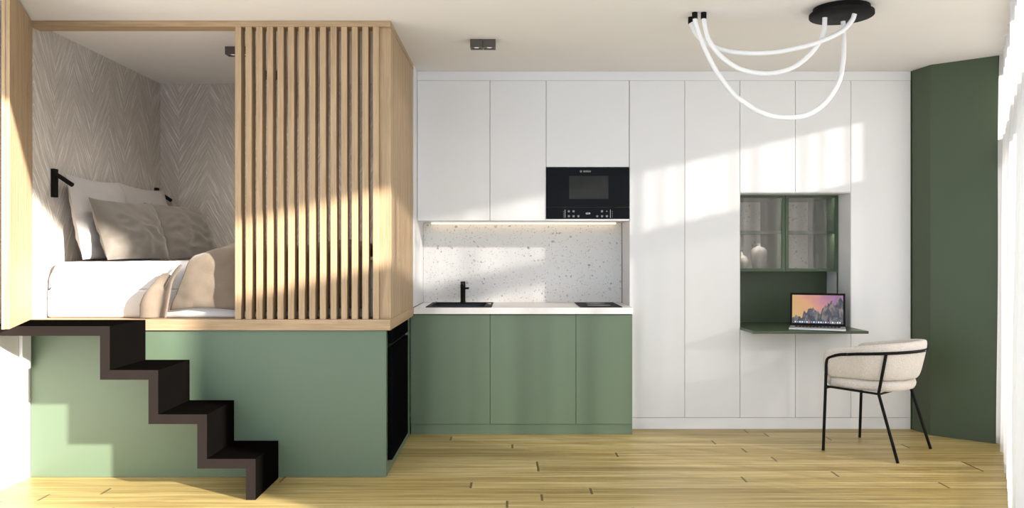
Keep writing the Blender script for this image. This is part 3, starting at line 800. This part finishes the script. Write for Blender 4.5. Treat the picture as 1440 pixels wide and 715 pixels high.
# glazed cabinet
gx0, gx1, gy, gz0, gz1 = NX0+0.002, NX1-0.002, 6.22, 1.141, NZ1-0.0045
gc = thing('glazed_cabinet', 'dark green cabinet with two glass doors in the desk niche', 'cabinet', (2.056, 6.5, gz0))
cb_ = bmesh.new(); t = 0.014; gyb = 6.82
bx(cb_, gx0, gx0+t, gy+0.019, gyb, gz0, gz1); bx(cb_, gx1-t, gx1, gy+0.019, gyb, gz0, gz1); bx(cb_, gx0+t, gx1-t, gy+0.019, gyb, gz0, gz0+t); bx(cb_, gx0+t, gx1-t, gy+0.019, gyb, gz1-t, gz1)
bx(cb_, 2.048, 2.064, gy+0.019, gyb, gz0+t, gz1-t)
obj('carcass', cb_, CABG, gc)
obj('back_panel', B(gx0, gx1, gyb, gyb+0.012, gz0, gz1), TERRAZZO, gc)
for a, b_ in ((gx0+t+0.001, 2.047), (2.065, gx1-t-0.001)):
    sb_ = B(a, b_, gy+0.04, gyb-0.001, 1.432, 1.448); bx(sb_, a, b_, gy+0.040, gy+0.046, 1.426, 1.432)  # front lip added to hide the lower fill strip
    obj('shelf', sb_, CABG, gc)
for a, b_ in ((gx0, 2.0545), (2.0575, gx1)):
    d_ = bmesh.new(); s = 0.024
    bx(d_, a, a+s, gy, gy+0.018, gz0, gz1); bx(d_, b_-s, b_, gy, gy+0.018, gz0, gz1); bx(d_, a+s, b_-s, gy, gy+0.018, gz0, gz0+0.022); bx(d_, a+s, b_-s, gy, gy+0.018, gz1-0.020, gz1)
    do = obj('glass_door', d_, CABG, gc)
    obj('pane', B(a+s-0.004, b_-s+0.004, gy+0.007, gy+0.011, gz0+0.018, gz1-0.016), CABGLASS, do)
for a, b_ in ((gx0+t+0.02, 2.03), (2.08, gx1-t-0.02)):
    obj('added_fill_strip', B(a, b_, gy+0.025, gy+0.037, gz1-t-0.0022, gz1-t-0.0005), CABFILL, gc)  # added glow strip, out of view behind the door rail
    obj('added_fill_strip', B(a, b_, gy+0.055, gy+0.067, 1.4300, 1.4318), CABFILL, gc)  # second added glow strip, brightens the bay below the shelf
# vases in the cabinet
VASEMAT = paint('grey_glazed_ceramic', (0.26, 0.24, 0.23), 0.25, 0.5, 0.12, 14)
PEARL = paint('pearl_glazed_ceramic', (0.42, 0.39, 0.355), 0.22, 0.5, 0.12, 14)
vz = gz0+t+0.0005
vx = (1067-720)*6.36/F
vb = lathe(bmesh.new(), vx, 6.36, [(0.040, vz), (0.045, vz+0.003), (0.052, vz+0.04), (0.060, vz+0.09), (0.062, vz+0.125), (0.056, vz+0.150), (0.040, vz+0.165), (0.022, vz+0.171), (0.0135, vz+0.176), (0.0125, vz+0.196), (0.0145, vz+0.200), (0.011, vz+0.200), (0.009, vz+0.18)], 40)
tag(obj('bottle_vase', vb, VASEMAT, smooth=True), 'grey ceramic bottle vase behind the left cabinet glass', 'vase')
vx = (1043-720)*6.36/F
vb = lathe(bmesh.new(), vx, 6.36, [(0.026, vz), (0.032, vz+0.003), (0.048, vz+0.02), (0.0555, vz+0.05), (0.050, vz+0.078), (0.034, vz+0.098), (0.016, vz+0.112), (0.010, vz+0.125), (0.0085, vz+0.140), (0.011, vz+0.146), (0.008, vz+0.146), (0.006, vz+0.13)], 40)
tag(obj('round_vase', vb, PEARL, smooth=True), 'round pale vase with thin neck at left end of the glazed cabinet', 'vase')
# fold-down desk
tag(obj('folding_desk', B(NX0+0.002, NX1-0.002, 5.687, YG-0.002, 0.7225, 0.7415, bev=0.002), CABG), 'dark green desk board projecting from the wardrobe niche', 'desk')

# laptop
lp = thing('laptop', 'silver laptop with black bezel, open on the green desk', 'laptop', (2.190, 5.930, 0.7418), rz=math.radians(-21))
LW, LDp = 0.372, 0.235
LX = LW/2
base = B(-LX, LX, -LDp, 0.0, 0.001, 0.014, bev=0.004)
obj('base', base, SILVER, lp, local=True)
kb = bmesh.new()
for r_ in range(5):
    for c_ in range(13):
        x = -0.150 + c_*0.0235; y = -0.035 - r_*0.019
        bx(kb, x, x+0.020, y-0.016, y, 0.0141, 0.0155)
obj('keyboard', kb, BLACKMATTE, lp, local=True)
obj('touchpad', B(-0.06, 0.06, -0.222, -0.142, 0.0141, 0.0144), SILVER, lp, local=True)
# lid, tilted back
lid_r = math.radians(8)
LH = 0.238
def lidmat(): return Matrix.Translation((0, 0.004, 0.012)) @ Matrix.Rotation(-lid_r, 4, 'X')
lid = B(-LX, LX, -0.003, 0.003, 0.0, LH, bev=0.0025); bmesh.ops.transform(lid, matrix=lidmat(), verts=lid.verts)
lid_o = obj('lid', lid, BLACKMATTE, lp, local=True)
sw, sh = 0.344, 0.205
scr = bpy.data.objects.new('screen', bpy.data.meshes.new('screen')); C.objects.link(scr)
sbm = B(-sw/2, sw/2, -0.0008, 0.0, -sh/2, sh/2); sbm.to_mesh(scr.data); sbm.free(); scr.data.materials.append(SCREEN)
scr.parent = lid_o
scr.matrix_local = lidmat() @ Matrix.Translation((0, -0.0032, 0.018+sh/2))
scr['label'] = 'lit screen showing dark rocks under an orange and purple sky'
ib = bmesh.new()
for k in range(20):
    t_ = bmesh.new(); x = -0.150 + k*0.0158
    bx(t_, x-0.0048, x+0.0048, -0.0005, 0.0, -0.0048, 0.0048, bev=0.0002, seg=1); merge(ib, t_, (0, 1, 0, 0, 1, 0, 2, 1)[k % 8])
dk = bpy.data.objects.new('dock_icons', bpy.data.meshes.new('dock_icons')); C.objects.link(dk)
ib.to_mesh(dk.data); ib.free()
for m in ICONS: dk.data.materials.append(m)
dk.parent = lid_o; dk.matrix_local = lidmat() @ Matrix.Translation((0, -0.0041, 0.018+0.010))
obj('hinge', tube(bmesh.new(), [(-0.15, 0.004, 0.010), (0.15, 0.004, 0.010)], 0.005), BLACKMATTE, lp, local=True, smooth=True)

# ------------------------------------------------------------------ chair
ch = thing('armchair', 'cream boucle armchair with black tubular legs beside the desk', 'chair', (2.365, 5.38, 0), rz=math.radians(43.8))
# wrap-around shell
def upath(n=72):
    pts = []
    for k in range(12): pts.append(Vector((-0.238, 0.235 - 0.245*k/12)))
    for k in range(n-23):
        a = PI*k/(n-24)
        pts.append(Vector((-0.238*math.cos(a), -0.01 - 0.215*math.sin(a))))
    for k in range(1, 12): pts.append(Vector((0.238, -0.01 + 0.245*k/11)))
    return pts
UP = upath()
cum = [0]
for a, b_ in zip(UP[:-1], UP[1:]): cum.append(cum[-1] + (b_-a).length)
rings = []; TT = 0.060; segp = 24
for i, p in enumerate(UP):
    d = (UP[min(i+1, len(UP)-1)] - UP[max(i-1, 0)]).normalized()
    outn = Vector((d.y, -d.x))
    if outn.dot(p - Vector((0, 0.05))) < 0: outn = -outn
    s = cum[i]/cum[-1]; e = min(s, 1-s)*cum[-1]
    back = math.sin(PI*s)
    ztop = 0.655 + 0.075*back**1.2
    zbot = 0.478 + 0.006*back
    endk = min(1, e/0.07); ek = math.sqrt(max(0.0, 1-(1-endk)**2))
    ek = max(ek, 0.02)
    zc = (ztop+zbot)/2; hh = (ztop-zbot)/2*(0.62+0.38*ek); tt = TT/2*ek
    ring = []
    for k in range(segp):
        a = 2*PI*k/segp; c_, s_ = math.cos(a), math.sin(a)
        ex = 0.55
        ox = tt*math.copysign(abs(c_)**ex, c_); oz = hh*math.copysign(abs(s_)**ex, s_)
        z = zc + oz
        lean = (z-0.48)*(0.05 + 0.17*back)
        q = p + outn*(ox + lean)
        ring.append(Vector((q.x, q.y, z)))
    rings.append(ring)
obj('backrest', ring_surface_bm if False else (lambda bm: (ring_surface(bm, rings), bm)[1])(bmesh.new()), BOUCLE, ch, smooth=True, local=True)
# seat cushion
seat = bmesh.new(); rings = []
outline = []
for k in range(64):
    a = 2*PI*k/64; c_, s_ = math.cos(a), math.sin(a)
    e = 0.55 if s_ > 0 else 0.8
    x = 0.262*math.copysign(abs(c_)**e, c_); y = 0.245*math.copysign(abs(s_)**e, s_)
    outline.append((x*(1-0.05*(1 if y < 0 else 0)), y + 0.018))
for zz, k in ((0.412, 0.90), (0.417, 0.955), (0.432, 0.99), (0.450, 1.0), (0.466, 0.985), (0.478, 0.94), (0.484, 0.85), (0.486, 0.5), (0.486, 0.1)):
    rings.append([Vector((x*k, 0.018 + (y-0.018)*k, zz)) for x, y in outline])
ring_surface(seat, rings)
obj('seat', seat, BOUCLE, ch, smooth=True, local=True)
R_ = 0.0095
def mir(p, s): return (p[0]*s, p[1], p[2])
# arm bar runs outside the shell
def shell_out(x_, y_, z_, back): return None
bar = []
for i in range(0, len(UP), 3):
    p = UP[i]; d = (UP[min(i+1, len(UP)-1)] - UP[max(i-1, 0)]).normalized(); outn = Vector((d.y, -d.x))
    if outn.dot(p - Vector((0, 0.05))) < 0: outn = -outn
    s = cum[i]/cum[-1]; e = min(s, 1-s)*cum[-1]
    if e < 0.075: continue
    back = math.sin(PI*s); z = 0.613 + 0.056*back
    q = p + outn*(TT/2 + 0.004 + (z-0.48)*(0.05+0.17*back))
    bar.append(Vector((q.x, q.y, z)))
fl = [Vector((-0.274, 0.222, 0.001)), Vector((-0.272, 0.208, 0.40)), Vector((-0.272, 0.203, 0.560)), Vector((-0.272, 0.196, 0.592)), Vector((-0.272, 0.175, 0.609))]
frs = [Vector(mir(p, -1)) for p in reversed(fl)]
obj('arm_bar', tube(bmesh.new(), fl[2:]+bar+frs[:-2], R_, 12, 3), BLACK, ch, smooth=True, local=True)
for s in (1, -1):
    obj('leg', tube(bmesh.new(), [mir(p, s) for p in fl[:3]], R_), BLACK, ch, smooth=True, local=True)
    top = min(bar, key=lambda q: abs(q.y+0.185) + (10 if q.x > 0 else 0))
    obj('leg', tube(bmesh.new(), [mir(p, s) for p in ((-0.268, -0.245, 0.001), (-0.250, -0.125, 0.395), (-0.2535, -0.125, 0.415), tuple(top))], R_), BLACK, ch, smooth=True, local=True)
sf = bmesh.new()
for s in (1, -1): tube(sf, [mir(p, s) for p in ((-0.272, 0.205, 0.418), (-0.250, -0.125, 0.404))], 0.0075)
tube(sf, [(-0.272, 0.205, 0.406), (0.272, 0.205, 0.406)], 0.0065); tube(sf, [(-0.250, -0.125, 0.402), (0.250, -0.125, 0.402)], 0.0065)
obj('seat_frame', sf, BLACK, ch, smooth=True, local=True)
for (bi, s) in ((1, 1),):
    for q in (bar[1], bar[-2], bar[len(bar)//2]):
        o2 = Vector((q.x, q.y-0.02, 0)).normalized()
        obj('screw_cap', tube(bmesh.new(), [q + o2*0.006, q + o2*0.0105], 0.0045, 10), CHROME, ch, local=True)

# ------------------------------------------------------------------ pendant lamp
pd = thing('pendant_lamp', 'ceiling lamp of three looping white light tubes on a black disc', 'lamp', (1.775, 4.456, H))
obj('canopy', lathe(bmesh.new(), 1.775, 4.456, [(0.146, 2.5995), (0.146, 2.572), (0.148, 2.570), (0.166, 2.570), (0.166, 2.553), (0.163, 2.550), (0.05, 2.550)], 56), BRONZE if False else BLACKMATTE, pd, smooth=True)
def wpt(px, py, D): return Vector(((px-720)*D/F, D, CAMZ-(py-357.5)*D/F))
T1 = ([(971.5, 27), (974, 38), (981.6, 51.6), (996.7, 63), (1023, 71.8), (1053, 75), (1081, 74.3), (1111, 70), (1149, 60), (1182, 45), (1197.5, 29.5), (1202, 19)], 4.63, 4.39)
T2 = ([(989.5, 20), (990.5, 32.7), (996.7, 55.4), (1013, 78), (1038, 95.7), (1066, 102.8), (1091, 102.3), (1116, 94.5), (1136.5, 79.3), (1151.6, 60.5), (1158.6, 42.8), (1160, 24.6)], 4.54, 4.46)
T3 = ([(977, 21), (979, 35.3), (990.4, 66.7), (1008, 100.7), (1033, 133.5), (1061, 153.6), (1086, 163.7), (1111, 165.5), (1136.5, 161.2), (1161.6, 143.6), (1179.3, 115.8), (1185.6, 88), (1186.8, 63), (1185.6, 31)], 4.54, 4.535)
for pts, d0, d1 in (T1, T2, T3):
    L_ = [0]
    for a, b_ in zip(pts[:-1], pts[1:]): L_.append(L_[-1]+math.dist(a, b_))
    P = [wpt(p[0], p[1], d0+(d1-d0)*l/L_[-1]) for p, l in zip(pts, L_)]
    P[-1].z = 2.5485
    P[0].z = min(P[0].z, 2.575)
    to = obj('light_tube', tube(bmesh.new(), P, 0.0128, 14, 8), TUBE, pd, smooth=True)
    e = P[0]
    obj('end_cap', tube(bmesh.new(), [(e.x, e.y, e.z-0.012), (e.x, e.y, 2.5985)], 0.0155, 16), BLACKMATTE, to, smooth=True)

# ------------------------------------------------------------------ light
w = bpy.data.worlds.new('World'); bpy.context.scene.world = w; w.use_nodes = True
bg = w.node_tree.nodes['Background']; bg.inputs[0].default_value = (0.79, 0.885, 1.0, 1); bg.inputs[1].default_value = 1.5
sl = bpy.data.lights.new('Sun', 'SUN'); sl.energy = 13.5; sl.angle = math.radians(1.5); sl.color = (1.0, 0.935, 0.85)
so = bpy.data.objects.new('Sun', sl); C.objects.link(so)
so.rotation_euler = Vector((-0.655, 0.44, -0.207)).to_track_quat('-Z', 'Y').to_euler()
so.location = (5, -1, 4)

# ------------------------------------------------------------------ camera
cam = bpy.data.cameras.new('Camera'); co_ = bpy.data.objects.new('Camera', cam); C.objects.link(co_)
cam.sensor_width = 36; cam.lens = 36*F/1440; cam.clip_start = 0.05
co_.location = (0, 0, CAMZ); co_.rotation_euler = (PI/2, 0, 0)
sc = bpy.context.scene; sc.camera = co_
vs_ = sc.view_settings; vs_.view_transform = 'Standard'; vs_.look = 'None'; vs_.gamma = 1; vs_.exposure = 0.2; vs_.use_curve_mapping = False
